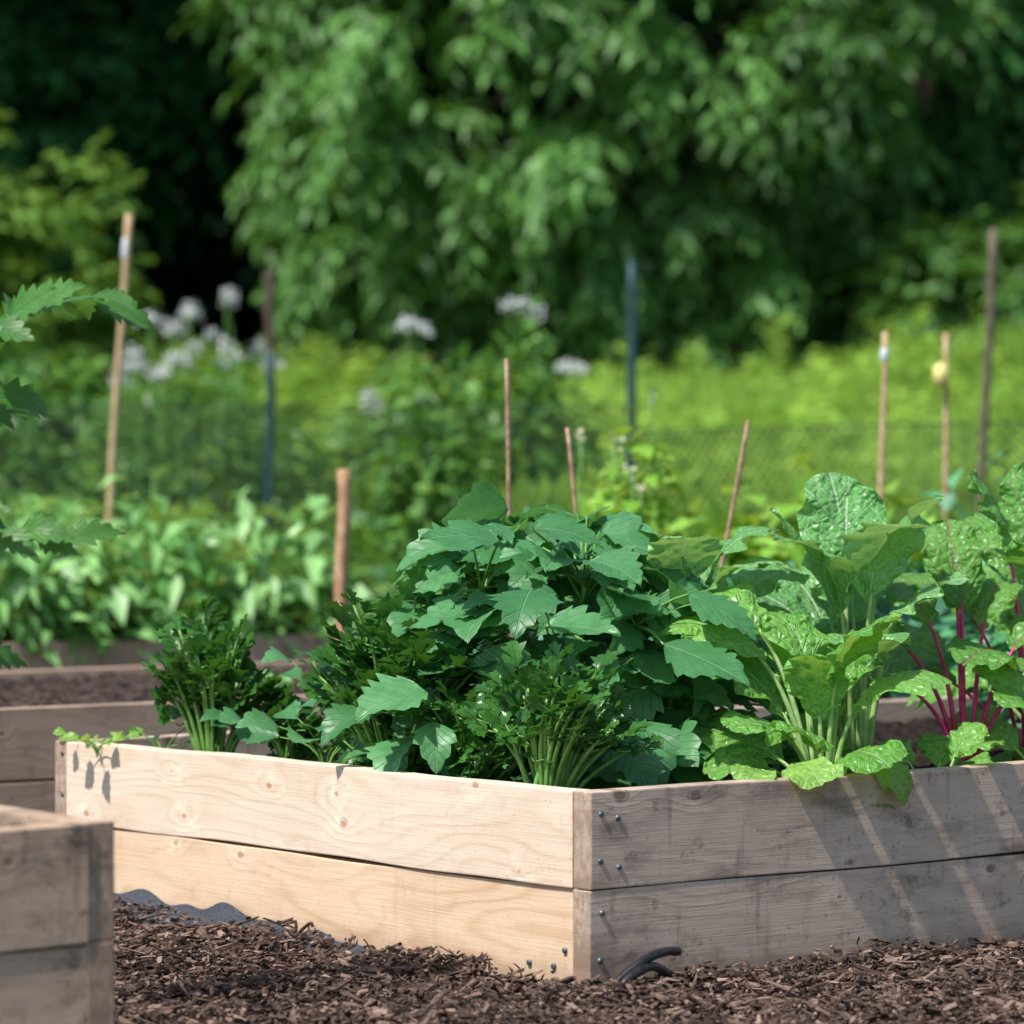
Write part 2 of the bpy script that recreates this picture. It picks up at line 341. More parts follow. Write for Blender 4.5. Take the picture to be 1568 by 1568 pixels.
# ---------------- ground
xs=np.unique(np.concatenate([np.linspace(-300,-20,12),np.linspace(-20,-3,25),np.linspace(-3,3,90),np.linspace(3,20,25),np.linspace(20,300,12)]))
ys=np.unique(np.concatenate([np.linspace(-60,2,12),np.linspace(2,9,110),np.linspace(9,50,90),np.linspace(50,400,30)]))
X,Y=np.meshgrid(xs,ys); Z=hgt(X,Y)
ga=Acc(); nx=len(xs); ii=(np.arange(len(ys)-1)[:,None]*nx+np.arange(nx-1)[None]).ravel()
ga.add(np.stack([X,Y,Z],-1).reshape(-1,3),np.stack([ii,ii+1,ii+nx+1,ii+nx],1),np.zeros((X.size,3)))
m,nt,out=newmat('ground_mulch_and_meadow'); q=N(nt)
tc=q.n('ShaderNodeTexCoord'); ob=tc.outputs['Object']; sp=q.n('ShaderNodeSeparateXYZ'); q.l(ob,sp.inputs[0])
mp=q.n('ShaderNodeMapping'); mp.inputs['Scale'].default_value=(1,2.2,1); q.l(ob,mp.inputs[0])
vo=q.n('ShaderNodeTexVoronoi'); vo.inputs['Scale'].default_value=75; q.l(mp.outputs[0],vo.inputs['Vector'])
mul=q.mix(q.mr(vo.outputs['Distance'],.1,.7),(.085,.048,.036),(.014,.009,.007))
mul=q.mix(q.mr(q.noise(ob,9,4),.4,.7,0,.5),mul,(.045,.028,.02))
gr=q.mix(q.mr(q.noise(ob,.9,4),.35,.65),(.10,.24,.03),(.26,.46,.07))
f=q.mr(q.m('ADD',sp.outputs[1],q.m('MULTIPLY',q.noise(ob,.8,3),3)),12.5,15.0)
fd=q.mr(sp.outputs[1],30,33)
col=q.mix(f,mul,gr); col=q.mix(fd,col,(.012,.03,.01))
p=q.n('ShaderNodeBsdfPrincipled'); q.l(col,p.inputs[0]); p.inputs['Roughness'].default_value=.95; p.inputs['Specular IOR Level'].default_value=.15
q.l(q.bump(vo.outputs['Distance'],1,.012),p.inputs['Normal']); q.l(p.outputs[0],out.inputs[0])
ga.build('ground',[m])
# ---------------- raised beds
import bmesh
def board(name,parent,length,h,t,loc,yaw,mat,seed,bow=0):
    bm=bmesh.new(); bmesh.ops.create_cube(bm,size=1)
    bmesh.ops.scale(bm,vec=(length,t,h),verts=bm.verts)
    bmesh.ops.subdivide_edges(bm,edges=[e for e in bm.edges if abs((e.verts[0].co-e.verts[1].co).x)>length*.5],cuts=24,use_grid_fill=True)
    rr=random.Random(seed); p1=rr.random()*6;p2=rr.random()*6
    eds=[e for e in bm.edges if len(e.link_faces)==2 and e.calc_face_angle(0)>1]
    bmesh.ops.bevel(bm,geom=eds,offset=.0022,segments=2,affect='EDGES',profile=.6)
    for v in bm.verts:
        s=v.co.x/length*6.28
        v.co.z+=.0016*math.sin(s*1.3+p1)+.0009*math.sin(s*4+p2); v.co.y+=.0014*math.sin(s+p2)+bow*math.cos(s/2)
        v.co.x+=.0006*math.sin(v.co.z*90+p1)
    me=bpy.data.meshes.new(name); bm.to_mesh(me); bm.free(); me.materials.append(mat)
    for pl in me.polygons: pl.use_smooth=False
    o=bpy.data.objects.new(name,me); o.location=loc; o.rotation_euler=(0,0,yaw); COL.objects.link(o); o.parent=parent; return o
BH=.138; BT=.038
def raised_bed(a0,b0,a1,b1,top,mats,soilz,soilm,seed,nb=2,flip=False):
    e=empty('raised_garden_bed')
    mR,mL,mL2=mats
    fa_,fb_=(BT+.001,0) if flip else (0,BT+.001)
    for k in range(nb):
        z=top-BH/2-k*(BH+.0035)
        w=.0015*((k%2)*2-1)
        board('side_board_%d'%k,e,a1-a0-2*fa_,BH,BT,G((a0+a1)/2,b0+BT/2+w*.6,z),YAW,mR,seed+k)
        board('far_side_board_%d'%k,e,a1-a0-2*fa_,BH,BT,G((a0+a1)/2,b1-BT/2,z),YAW,mR,seed+k+10)
        le=b1-b0-2*fb_
        board('end_board_%d'%k,e,le,BH,BT,G(a0+BT/2+.0015+w,(b0+b1)/2,z),YAW+math.pi/2,mL if k==0 else mL2,seed+k+20)
        board('far_end_board_%d'%k,e,le,BH,BT,G(a1-BT/2-.0015,(b0+b1)/2,z+(.004 if flip else 0)),YAW+math.pi/2,mR,seed+k+30)
    for (aa,bb) in ((a0,b0),(a0,b1),(a1,b0),(a1,b1)):
        ca=aa+(BT+.03 if aa==a0 else -BT-.03); cb=bb+(BT+.026 if bb==b0 else -BT-.026)
        board('corner_post',e,.05,nb*BH-.03,.045,G(ca,cb,top-nb*BH/2-.02),YAW,mR,seed+50)
    s=Acc(); na=int((a1-a0-2*BT)/.02); nb_=int((b1-b0-2*BT)/.02)
    A,B=np.meshgrid(np.linspace(a0+BT,a1-BT,na),np.linspace(b0+BT,b1-BT,nb_))
    zz=soilz+.008*np.sin(A*31+B*17)+.007*np.sin(B*43-A*11)+rng.normal(size=A.shape)*.005
    P=C0+A[...,None]*R+B[...,None]*Lf+zz[...,None]*UP
    i=(np.arange(nb_-1)[:,None]*na+np.arange(na-1)[None]).ravel()
    s.add(P.reshape(-1,3),np.stack([i,i+1,i+na+1,i+na],1),np.zeros((A.size,3)))
    s.build('soil',[soilm],e)
    return e
def screws(parent,items,r=.0042):
    a=Acc()
    for (pos,nr) in items:
        nr=nrm(nr); tube(a,[pos-nr*.004,pos+nr*.0012,pos+nr*.0018],[r,r,r*.75],10)
    a.build('screws',[M_steel],parent)
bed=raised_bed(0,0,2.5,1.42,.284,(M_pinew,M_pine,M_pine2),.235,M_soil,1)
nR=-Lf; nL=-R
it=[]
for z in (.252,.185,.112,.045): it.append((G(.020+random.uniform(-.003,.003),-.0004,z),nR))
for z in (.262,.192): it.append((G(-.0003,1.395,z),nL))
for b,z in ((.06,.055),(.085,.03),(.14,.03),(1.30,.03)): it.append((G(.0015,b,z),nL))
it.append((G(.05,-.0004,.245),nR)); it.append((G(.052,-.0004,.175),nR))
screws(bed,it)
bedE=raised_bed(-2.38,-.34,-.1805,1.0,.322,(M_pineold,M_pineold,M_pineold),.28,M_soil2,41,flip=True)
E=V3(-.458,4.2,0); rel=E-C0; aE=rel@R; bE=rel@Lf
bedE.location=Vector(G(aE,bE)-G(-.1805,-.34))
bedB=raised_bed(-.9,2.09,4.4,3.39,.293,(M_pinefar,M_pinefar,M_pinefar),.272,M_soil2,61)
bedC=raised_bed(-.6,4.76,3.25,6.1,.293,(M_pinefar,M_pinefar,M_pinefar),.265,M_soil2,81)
# ---------------- bark mulch
def inbed(P):
    d=P-C0; a=d@R; b=d@Lf
    m_=(a>-.004)&(a<2.5)&(b>-.004)&(b<1.43)
    m_|=(a<aE+.004)&(b>bE-.004)&(b<bE+1.35)
    m_|=(b>2.085)&(b<3.4)
    m_|=(b>4.75)
    return m_
def boxes(nc,region,gl,wr,tr,rpow,zr,name,tilt=.3):
    P=region(nc); P=P[~inbed(P)]; k=len(P)
    dc=(P-C0); a_=dc@R; b_=dc@Lf
    pile=np.exp(-np.minimum(np.abs(a_),np.abs(b_))/.06)*.014*((a_>-.3)&(b_>-.3))
    P[:,2]=hgt(P[:,0],P[:,1])+rng.uniform(0,zr,k)+pile*rng.random(k)
    yaw=rng.uniform(0,6.28,k); d=np.stack([np.cos(yaw),np.sin(yaw),rng.normal(size=k)*tilt],1)
    n_=UP+rng.normal(size=(k,3))*.45
    cube=np.array([[-.5,-.5,-.5],[.5,-.5,-.5],[.3,.5,-.5],[-.35,.5,-.5],[-.45,-.5,.5],[.4,-.45,.5],[.3,.45,.5],[-.3,.5,.5]])
    d=nrm(d); x_=nrm(np.cross(d,n_)); n2=np.cross(x_,d)
    Lc=rng.gamma(*gl,k).clip(.004,.06); Wc=rng.uniform(*wr,k); Tc=rng.uniform(*tr,k)
    J=cube[None]+rng.normal(size=(k,8,3))*.15
    VV=P[:,None]+x_[:,None]*(J[...,0:1]*Wc[:,None,None])+d[:,None]*(J[...,1:2]*Lc[:,None,None])+n2[:,None]*(J[...,2:3]*Tc[:,None,None])
    b=np.arange(k)[:,None]*8
    FF=np.concatenate([b+np.array([q_]) for q_ in ((3,2,1,0),(4,5,6,7),(0,1,5,4),(1,2,6,5),(2,3,7,6),(3,0,4,7))])
    AA=np.zeros((k,8,3)); AA[...,2]=np.clip(rng.random(k)**rpow,0,1)[:,None]
    ma=Acc(); ma.add(VV.reshape(-1,3),FF,AA.reshape(-1,3)); ma.build(name,[M_chip],smooth=False)
def reg1(n):
    P=np.zeros((n,3)); P[:,0]=rng.uniform(-1.2,1.4,n); P[:,1]=4.5+rng.random(n)**1.2*2.6; return P
boxes(60000,reg1,(1.7,.0075),(.002,.009),(.0012,.004),3.8,.018,'bark_mulch')
h=Acc()
tube(h,spl([G(-.02,-.03,-.03),G(.02,-.03,.015),G(.07,-.035,.045),G(.12,-.022,.052),G(.155,-.010,.048)]),.0066,10)
tube(h,spl([G(.0,-.045,-.02),G(.02,-.045,.014),G(.045,-.045,.030),G(.085,-.035,.035),G(.12,-.03,.02)]),.0066,10)
h.build('drip_hose',[M_black])
fa=Acc(); bb=np.linspace(.50,1.38,60)
rows=[]
for j,(ao,z) in enumerate(((-.003,.042),(-.012,.034),(-.028,.024),(-.046,.014),(-.055,-.01))):
    rows.append([G(ao+.006*math.sin(b*19+j),b,z*(.95+.18*math.sin(b*23)+.12*math.sin(b*51))*(.35+.65*min(1,(b-.5)*2.5))) for b in bb])
P=np.array(rows).reshape(-1,3); i=(np.arange(4)[:,None]*60+np.arange(59)[None]).ravel()
fa.add(P,np.stack([i,i+1,i+61,i+60],1),np.zeros((300,3))); fa.build('landscape_fabric',[M_fabric])
# ---------------- tomatillo
def tomatillo():
    a=Acc(); base=V3(.09,5.80,.235)
    def lf(p,d,n,L):
        blade(a,p,d,n,L,L*random.uniform(.70,.92),sh_ovate,8,24,fold=random.uniform(.0,.3),droop=random.uniform(.3,1.1),a0=random.uniform(.0,.3),teeth=random.choice((4,5,6)),tamp=random.uniform(.16,.34),sweep=.22,r=random.random(),puck=.0018)
    stems=[]
    for i in range(13):
        an=i*2.4+random.random()*.5; rr=random.uniform(.12,.30)
        tip=V3(.09+rr*1.0*math.cos(an),5.80+rr*.9*math.sin(an),max(.42,.64-rr*.55+random.uniform(-.03,.03)))
        s=bez(base+V3(random.uniform(-.02,.02),random.uniform(-.02,.02),0),base+V3(math.cos(an)*rr*.25,math.sin(an)*rr*.25,.22),tip,10); stems.append(s)
        tube(a,s,np.linspace(.008,.003,10),7,1)
    allp=np.concatenate(stems)
    cands=[]
    for i in range(540):
        z=random.random()**.85; an=random.uniform(0,6.283); lay=random.choice((1.05,1,1,.92,.78,.55))
        el=math.asin(z)
        dx,dy,dz=math.cos(el)*math.cos(an),math.cos(el)*math.sin(an),math.sin(el)
        if dy>.5 and random.random()<.6: continue
        f=(abs(dx)**2.8+abs(dy)**2.8+abs(dz)**2.8)**(-1/2.8)
        bump=1+.12*math.sin(an*3+1)+.09*math.sin(an*5+el*6)
        hx=.37 if dx<0 else .36
        top=.385-.10*max(0,dx)-.09*max(0,-dx-.45)*2
        p=V3(.080+dx*f*hx*lay*bump*.78,5.80+dy*f*.29*lay*bump*.80,.255+dz*f*top*lay*(1+.07*math.sin(an*4)))
        out=V3(dx,dy,0)
        d=out*.8+V3(random.gauss(0,.5),random.gauss(0,.4)-.15,random.uniform(-.6,.05)*(1.2-dz))
        n=V3(dx*.75,dy*.75-.1,.65)+np.array([random.gauss(0,.28) for _ in range(3)])
        cands.append((p,d,n,random.uniform(.06,.13)*(1 if lay>.9 else .85)))
    for (x,y,z,dx,dy,dz,L) in ((.23,5.50,.475,.9,-.4,-.35,.15),(.05,5.52,.50,.9,-.5,.05,.13),(.27,5.55,.55,.9,-.2,-.6,.13),(-.13,5.50,.40,-.9,-.5,-.2,.13),
        (-.02,5.55,.63,-.8,-.3,.05,.13),(.03,5.60,.65,.9,-.2,.0,.12),(-.06,5.62,.62,-1,-.3,-.05,.13),(.12,5.55,.60,.6,-.7,-.2,.12),(.19,5.5,.36,.4,-.6,-.8,.12),(.03,5.48,.56,-.2,-.8,-.4,.12),(.16,5.46,.33,.5,-.6,-.8,.11),(-.22,5.58,.37,-.8,-.5,-.4,.10),(-.12,5.48,.36,.1,-.8,-.6,.09)):
        cands.append((V3(x,y,z),V3(dx,dy,dz),V3(.1*dx,-.45,.85),L))
    for (p,d,n,L) in cands:
        j=np.argmin(((allp-p)**2).sum(1)+.5*np.maximum(0,allp[:,2]-p[2])); q=allp[j]
        if np.linalg.norm(q-p)<.30:
            tube(a,bez(q,(p+q)/2+V3(0,0,.015),p,5),np.linspace(.0028,.0018,5),5,1)
        lf(p,d,n,L)
    a.build('tomatillo_plant',[L_tom,S_green])
tomatillo()
# ---------------- celery / parsley
def cel_leaf(a,path,sz):
    tip=path[-1]; t=nrm(path[-1]-path[-3]); t=nrm(t+V3(random.gauss(0,.3),random.gauss(0,.3)-.1,-.25)); side=nrm(np.cross(t,UP+V3(.01,0,0))); nn=nrm(np.cross(side,t)+V3(0,-.35,.2))
    def leaflet(p,d,s):
        r=random.random()
        for aa,sc in ((0,1),(.8,.8),(-.8,.8)):
            sd=nrm(np.cross(d,nn)); dd=d*math.cos(aa)+sd*math.sin(aa)
            blade(a,p,dd,nn+V3(random.gauss(0,.2),random.gauss(0,.2),.2),s*sc,s*sc*.85,sh_cel,4,8,fold=.2,droop=random.uniform(.1,.8),a0=.2,teeth=2.5,tamp=.55,sweep=.45,r=r)
    leaflet(tip,t,sz)
    for k,off in enumerate((.75,1.6)):
        b=tip-t*off*sz
        for sg in (1,-1):
            dd=nrm(t*.5+side*sg*.9+V3(0,0,random.uniform(-.15,.2)))
            e=b+dd*sz*.5; tube(a,[b,(b+e)/2,e],.0013,4,1); leaflet(e,dd,sz*(.9-.1*k))
def celery(base,height,spread,nst,sz,name='celery_plant',clampd=.06):
    a=Acc(); base=np.array(base,dtype=float)
    for i in range(nst):
        an=random.uniform(0,6.283); q=random.random()**.6; rr=spread*q
        hh=height*(1-.35*q**2)*random.uniform(.5,1.0)
        tip=base+V3(math.cos(an)*rr,math.sin(an)*rr,hh)
        dd=tip-C0; aa_=dd@R; bb_=dd@Lf
        cd_=clampd+(.05 if tip[2]<.36 else 0)
        if aa_<cd_: tip=tip+R*(cd_-aa_)
        if bb_<cd_: tip=tip+Lf*(cd_-bb_)
        b0=base+V3(math.cos(an)*.018*q,math.sin(an)*.018*q,0)
        s=bez(b0,b0+V3(math.cos(an)*rr*.25,math.sin(an)*rr*.25,hh*.65),tip,9)
        tube(a,s,np.linspace(.0052,.002,9),6,1)
        cel_leaf(a,s,sz*random.uniform(.8,1.2))
    a.build(name,[L_cel,S_green])
celery((.055,5.325,.235),.245,.15,40,.036)
celery((-.175,5.68,.235),.325,.18,60,.042)
celery((-.05,5.52,.235),.20,.15,30,.036)
celery((-.50,6.06,.235),.28,.10,40,.038)
celery((-.36,6.03,.235),.13,.09,14,.034,'parsley_plant')
celery((-.23,5.66,.235),.08,.05,8,.03,'parsley_plant')
celery((-.07,5.47,.235),.08,.05,12,.028,'parsley_plant')
def seedling(base,h,n,L,mat,name='seedling',spread=.04):
    a=Acc(); base=np.array(base,dtype=float)
    for i in range(n):
        an=i*2.4+random.random(); tip=base+V3(math.cos(an)*spread,math.sin(an)*spread,h*random.uniform(.5,1))
        s=bez(base,base+V3(0,0,h*.6),tip,6); tube(a,s,np.linspace(.002,.001,6),5,1)
        blade(a,tip,V3(math.cos(an),math.sin(an),.1),UP+V3(random.gauss(0,.3),random.gauss(0,.3)-.5,0),L*random.uniform(.7,1.1),L*.75,sh_ovate,6,16,teeth=4,tamp=.25)
    a.build(name,[mat,S_green])
seedling(G(.03,1.33,.262),.045,6,.032,L_let,spread=.055)
seedling(G(-.01,1.27,.262),.035,5,.04,L_let,spread=.03)
seedling(G(.10,1.24,.235),.08,4,.03,L_cel)
seedling(G(.17,.98,.235),.15,10,.07,L_tom,'squash_seedling',.09)
seedling(G(.15,.84,.235),.12,9,.08,L_tom,'squash_seedling',.08)
seedling(G(.25,.95,.235),.22,9,.07,L_tom,'squash_seedling',.08)
seedling(G(1.0,2.3,.27),.05,6,.06,L_pep,spread=.07)
seedling((-.85,4.35,.28),.05,6,.05,L_squ,spread=.06)
seedling((1.06,5.72,0.0),.09,7,.05,L_squ,'weed',.03)
# ---------------- chard & beets
def chard(name,base,leaves,mats,stem_r=.008,puck=.003,xmax=9,ruf=.075):
    a=Acc(); base=np.array(base,dtype=float)
    for (an,reach,hh,L,W,dr) in leaves:
        if math.cos(an)>xmax: an=math.pi-an+random.uniform(-.5,.5)
        dx,dy=math.cos(an),math.sin(an)
        b0=base+V3(dx*.015,dy*.015,-.01); tip=base+V3(dx*reach,dy*reach,hh)
        s=bez(b0,b0+V3(dx*reach*.25,dy*reach*.25,hh*.75),tip,10)
        tube(a,s,np.linspace(stem_r,stem_r*.5,10),8,1,.65)
        t=nrm(s[-1]-s[-2]); n=nrm(np.cross(nrm(np.cross(t,UP+V3(dx*.01,0,0))),t)); 
        if n[2]<0: n=-n
        n=n+V3(random.gauss(0,.2)-.1,-.55,.2)
        blade(a,tip-t*.012,t,n,L,W,sh_chard,24,48,fold=random.uniform(0,.3),droop=dr,a0=.12,sweep=.08,ruf=W*ruf,puck=puck,curl=random.uniform(.1,.5),rk=random.choice((5,6,7)),r=random.random())
    a.build(name,mats)
def rl(n,h0,h1,r0,r1,l0,l1,wf=.62,a_off=0,dr=(.6,1.8)):
    out=[]
    for i in range(n):
        q=i/max(1,n-1)
        out.append((a_off+i*2.4+random.uniform(-.3,.3),r0+(r1-r0)*q+random.uniform(-.01,.02),h1+(h0-h1)*q+random.uniform(-.02,.02),random.uniform(l0,l1),random.uniform(l0,l1)*wf,random.uniform(*dr)))
    return out
PI=math.pi
chard('chard_plant',(.478,5.57,.235),rl(12,.03,.20,.03,.09,.13,.19,.66,0,(.7,1.9))+[(-.9,.07,.02,.09,.08,1.5),(PI*1.0,.10,.22,.18,.12,1.5),(PI*.93,.10,.26,.17,.12,1.7),(PI*1.42,.03,.13,.14,.10,1.2),(PI*1.7,.04,.19,.16,.11,1.4),(PI*1.15,.10,.05,.12,.08,1.1),(PI*1.85,.09,.10,.14,.10,1.2)],[L_cha,S_pale],.009,.003,xmax=.75)
chard('chard_plant',(.56,5.86,.235),rl(10,.14,.34,.01,.09,.17,.24,.68,.5,(.7,1.9))+[(PI*1.6,.05,.31,.20,.14,1.5),(PI*1.3,.06,.29,.20,.14,1.4),(PI*1.75,.07,.25,.18,.13,1.4)],[L_cha2,S_pale],.010,.0035,xmax=.8)
chard('chard_plant',(.27,5.74,.235),rl(3,.28,.33,.02,.05,.14,.17,.8,.5,(1.4,2.0))+[(-.4,.05,.335,.16,.13,1.7),(PI*1.45,.03,.325,.14,.12,1.7),(.2,.09,.29,.16,.12,1.6)],[L_cha2,S_pale],.008,.004)
chard('beet_plant',(.735,5.86,.275),[(PI*q_,r_,h_,l_,l_*.66,dr_) for (q_,r_,h_,l_,dr_) in ((.92,.10,.18,.12,1.2),(.8,.07,.22,.13,1.4),(.55,.03,.25,.15,1.6),(.3,.06,.22,.14,1.4),(.12,.09,.18,.13,1.2),(.02,.10,.13,.11,1.0),(1.08,.09,.11,.10,1.0),(.6,.04,.27,.15,.9))],[L_beet,S_mag],.0075,.0025)
chard('beet_plant',(.86,5.98,.235),rl(12,.16,.38,.04,.14,.15,.20,.70,1.3,(.4,1.6)),[L_beet,S_mag],.0065,.003)
chard('chard_plant',(.86,5.81,.235),rl(12,.02,.13,.04,.10,.10,.15,.75,.9,(.8,1.7)),[L_cha,S_pale],.006,.002)
chard('chard_plant',(.665,5.70,.235),rl(8,.01,.07,.03,.07,.08,.11,.75,.3,(.8,1.5)),[L_cha,S_pale],.005,.0015)
chard('chard_plant',(.95,6.3,.235),rl(12,.1,.36,.04,.14,.15,.20,.8,.2,(.8,1.8)),[L_cha,S_pale])
dz=Acc()
blade(dz,G(.45,.055,.296),V3(.25,-.9,.1),V3(0,-.6,.9),.095,.095,sh_chard,14,26,fold=.1,droop=1.2,a0=.2,ruf=.006,puck=.002,curl=.2,r=.95)
blade(dz,G(.39,.065,.290),V3(-.25,-.8,.1),V3(0,-.6,.9),.075,.075,sh_chard,14,26,fold=.1,droop=1.0,a0=.2,ruf=.006,puck=.002,curl=.2,r=.6)
tube(dz,bez(G(.52,.12,.24),G(.49,.09,.30),G(.45,.055,.296),7),.004,7,1)
tube(dz,bez(G(.50,.13,.24),G(.43,.12,.29),G(.39,.065,.290),7),.004,7,1)
blade(dz,G(.56,.045,.303),V3(.75,-.6,.05),V3(0,-.6,.9),.12,.06,sh_chard,14,30,fold=.1,droop=1.9,a0=.1,ruf=.007,puck=.002,curl=.3,r=.1)
tube(dz,bez(G(.60,.12,.24),G(.58,.09,.31),G(.56,.045,.303),7),.004,7,1)
dz.build('lettuce_leaves',[L_let,S_pale])
# ---------------- tomato plant in the left bed
def tomato():
    a=Acc(); st=bez(V3(-.93,4.62,.27),V3(-.98,4.62,.7),V3(-.92,4.66,1.0),14); tube(a,st,np.linspace(.011,.004,14),8,1)
    def comp(p0,p1,p2,sz,nn=4):
        s=spl([V3(*p0),(V3(*p0)+2*V3(*p1)+V3(*p2))/4,V3(*p2)],24); m=len(s)-1; tube(a,s,np.linspace(.0048,.0022,m+1),6,1)
        for k in range(nn+1):
            i=m-int(k*m*.75/(nn+1)) ; t=nrm(s[min(i+1,m)]-s[i-1]); sd=nrm(np.cross(t,UP))
            for sg in ((1,-1) if k else (0,)):
                d=t*.6+sd*sg*.9+V3(0,0,random.uniform(-.5,.35)); L=sz*random.uniform(.7,1.15)*(1.15 if k==0 else 1-.05*k)
                blade(a,s[i]+nrm(d)*.006,d,V3(.1,-.7,.65)+np.array([random.gauss(0,.2) for _ in range(3)]),L,L*.55,sh_ovate,6,20,fold=.2,droop=random.uniform(.4,1.2),teeth=5,tamp=.5,sweep=.3)
    comp((-.93,4.66,.84),(-.72,4.72,.91),(-.565,4.80,.965),.10,9)
    comp((-.93,4.66,.70),(-.80,4.70,.84),(-.70,4.78,.83),.095,6)
    comp((-.93,4.64,.55),(-.75,4.70,.72),(-.60,4.78,.64),.095,7)
    comp((-.93,4.64,.45),(-.82,4.70,.58),(-.71,4.76,.50),.085,5)
    comp((-.93,4.62,.9),(-1.1,4.62,1.0),(-1.25,4.62,.9),.09,4)
    comp((-.93,4.62,.6),(-1.1,4.52,.7),(-1.2,4.42,.6),.09,4)
    a.build('tomato_plant',[L_toma,S_green])
tomato()
# ---------------- stakes and posts
def stake(name,p0,p1,r,mat,sides=8,extra=None,nodes=False):
    a=Acc(); p0=np.array(p0);p1=np.array(p1); n=14; t=np.linspace(0,1,n)[:,None]; pts=p0*(1-t)+p1*t
    pts=pts+np.sin(t*9)*V3(r*.25,0,0); rad=np.full(n,r)
    if nodes: rad=r*(1+.22*(np.arange(n)%4==3))
    tube(a,pts,rad,sides)
    mats=[mat]
    if extra:
        f0,f1,er,em=extra; mats.append(em)
        tube(a,[p0*(1-f)+p1*f for f in (f0,f0+.01,f1-.01,f1)],[r*1.02,er,er*.95,r*1.02],sides,1)
    return a.build(name,mats)
stake('bamboo_stake',(.004,6.8,.23),(-.011,6.8,.958),.0042,M_bamboo,nodes=True)
stake('bamboo_stake',(.165,6.8,.23),(.103,6.8,.829),.0040,M_bamboo,nodes=True)
stake('bamboo_stake',(.335,6.8,.23),(.442,6.8,.842),.0042,M_bamboo,nodes=True)
stake('wooden_stake',(-1.25,11,.2),(-1.163,11,1.556),.0115,M_stake,4,(.90,.945,.014,M_white))
stake('wooden_stake',(-.40,8.5,.2),(-.396,8.5,.764),.0165,M_stakeb,4)
stake('wooden_stake',(.905,9.0,.2),(.925,9.0,1.108),.0085,M_stake,6,(.92,.955,.012,M_white))
stake('wooden_stake',(1.20,10.0,0),(1.194,10.0,1.15),.0075,M_stake,6)
tg=Acc(); tube(tg,[V3(1.182,9.98,1.005),V3(1.18,9.975,1.015),V3(1.178,9.97,1.055),V3(1.18,9.975,1.065)],[.012,.024,.022,.008],10); tube(tg,[V3(1.194,9.99,1.05),V3(1.18,9.98,1.06)],.006,6); tg.build('plant_tag',[M_yellow])
stake('fence_post',(-.94,14,-.1),(-.935,14,1.25),.017,M_tpost,4)
stake('fence_post',(-.935,14,1.255),(-.935,14,1.57),.019,M_rust,4)
stake('fence_post',(.465,14,-.1),(.46,14,1.61),.019,M_tpost,4)
stake('fence_post',(1.55,12.2,-.1),(1.617,12.2,1.60),.016,M_oldpost,6)
stake('fence_post',(-2.35,14,-.1),(-2.35,14,1.6),.019,M_tpost,4)
w=Acc()
def netting(p0,p1,z0,z1,step=.055,r=.0026):
    p0=np.array(p0);p1=np.array(p1); L=np.linalg.norm(p1-p0); n=int(L/step); d=(p1-p0)/L; H=z1-z0
    for i in range(-int(H/step),n+1):
        for sg in (1,-1):
            x0=i*step; xa,xb=(x0,x0+H) if sg>0 else (x0+H,x0)
            lo,hi=(xa,xb) if xa<xb else (xb,xa)
            if hi<0 or lo>L: continue
            A=p0+d*xa+UP*z0; B=p0+d*xb+UP*z1
            t0,t1=0,1
            for (x,o) in ((0,-1),(L,1)):
                t=(x-xa)/(xb-xa)
                if 0<t<1:
                    if (xa-x)*o>0: t0=max(t0,t)
                    else: t1=min(t1,t)
            tube(w,[A+(B-A)*t0,A+(B-A)*t1],r,3)
    for z in (z0,z1): tube(w,[p0+UP*z,p1+UP*z],r*1.3,3)
netting((-2.35,14,0),(.46,14,0),.0,1.05); netting((.46,14,0),(1.6,12.2,0),0,.95); netting((1.6,12.2,0),(4.5,12.0,0),0,.95)
w.build('wire_fence',[M_net])
# ---------------- mid-ground plants
def clump(name,c,rad,n,L,W,mat,up=.5,outer=.6,stem=True,base=0.2,sag=.25):
    a=Acc(); d=rdir(n); d[:,2]=np.abs(d[:,2])*.95-.1*rng.random(n)
    q=rng.uniform(outer,1,n)*(1+.12*np.sin(d[:,0]*8+c[0]*9)+.1*np.sin(d[:,1]*9))
    c=np.array(c,dtype=float); P=c+d*np.array(rad)*q[:,None]
    ld=d*V3(1,1,.2)+rng.normal(size=P.shape)*.5-UP*sag; nn=d*(1-up)+UP*(up+.3)+rng.normal(size=P.shape)*.35
    batch(a,P,ld,nn,L*rng.uniform(.6,1.25,n),W*rng.uniform(.6,1.25,n),rng.random(n))
    if stem:
        for i in range(10):
            q_=P[rng.integers(n)]; b=V3(c[0],c[1],base)+V3(random.gauss(0,.02),random.gauss(0,.02),0)
            tube(a,bez(b,(b+q_)/2+UP*.05,q_,6),np.linspace(.006,.002,6),5,1)
    return a.build(name,[mat,S_green])
for i,aa in enumerate(np.arange(.9,3.2,.27)):
    for j,bb_ in enumerate((4.98,5.40,5.82)):
        p=G(aa+random.uniform(-.05,.05),bb_+random.uniform(-.05,.05),.30)
        hgt_=random.uniform(.40,.47)+.03*math.sin(aa*3)-(.08 if aa>2.8 else 0)
        clump('pepper_plant',p,(.22,.22,hgt_),230,.12,.058,L_pep,outer=.45,sag=.5)
clump('bean_plant',(.30,8.8,.45),(.13,.13,.47),330,.065,.05,L_squ,outer=.3)
clump('bean_plant',(.20,9.0,.40),(.15,.12,.33),220,.065,.05,L_squ,outer=.3)
clump('squash_plant',(.50,9.2,.35),(.20,.2,.36),200,.10,.09,L_squ)
clump('squash_plant',(.75,9.3,.35),(.25,.2,.44),260,.10,.09,L_squ)
clump('squash_plant',(1.02,9.5,.30),(.2,.2,.42),170,.10,.09,L_squ)
clump('cabbage_plant',(.62,8.35,.30),(.17,.15,.28),150,.10,.08,L_blue)
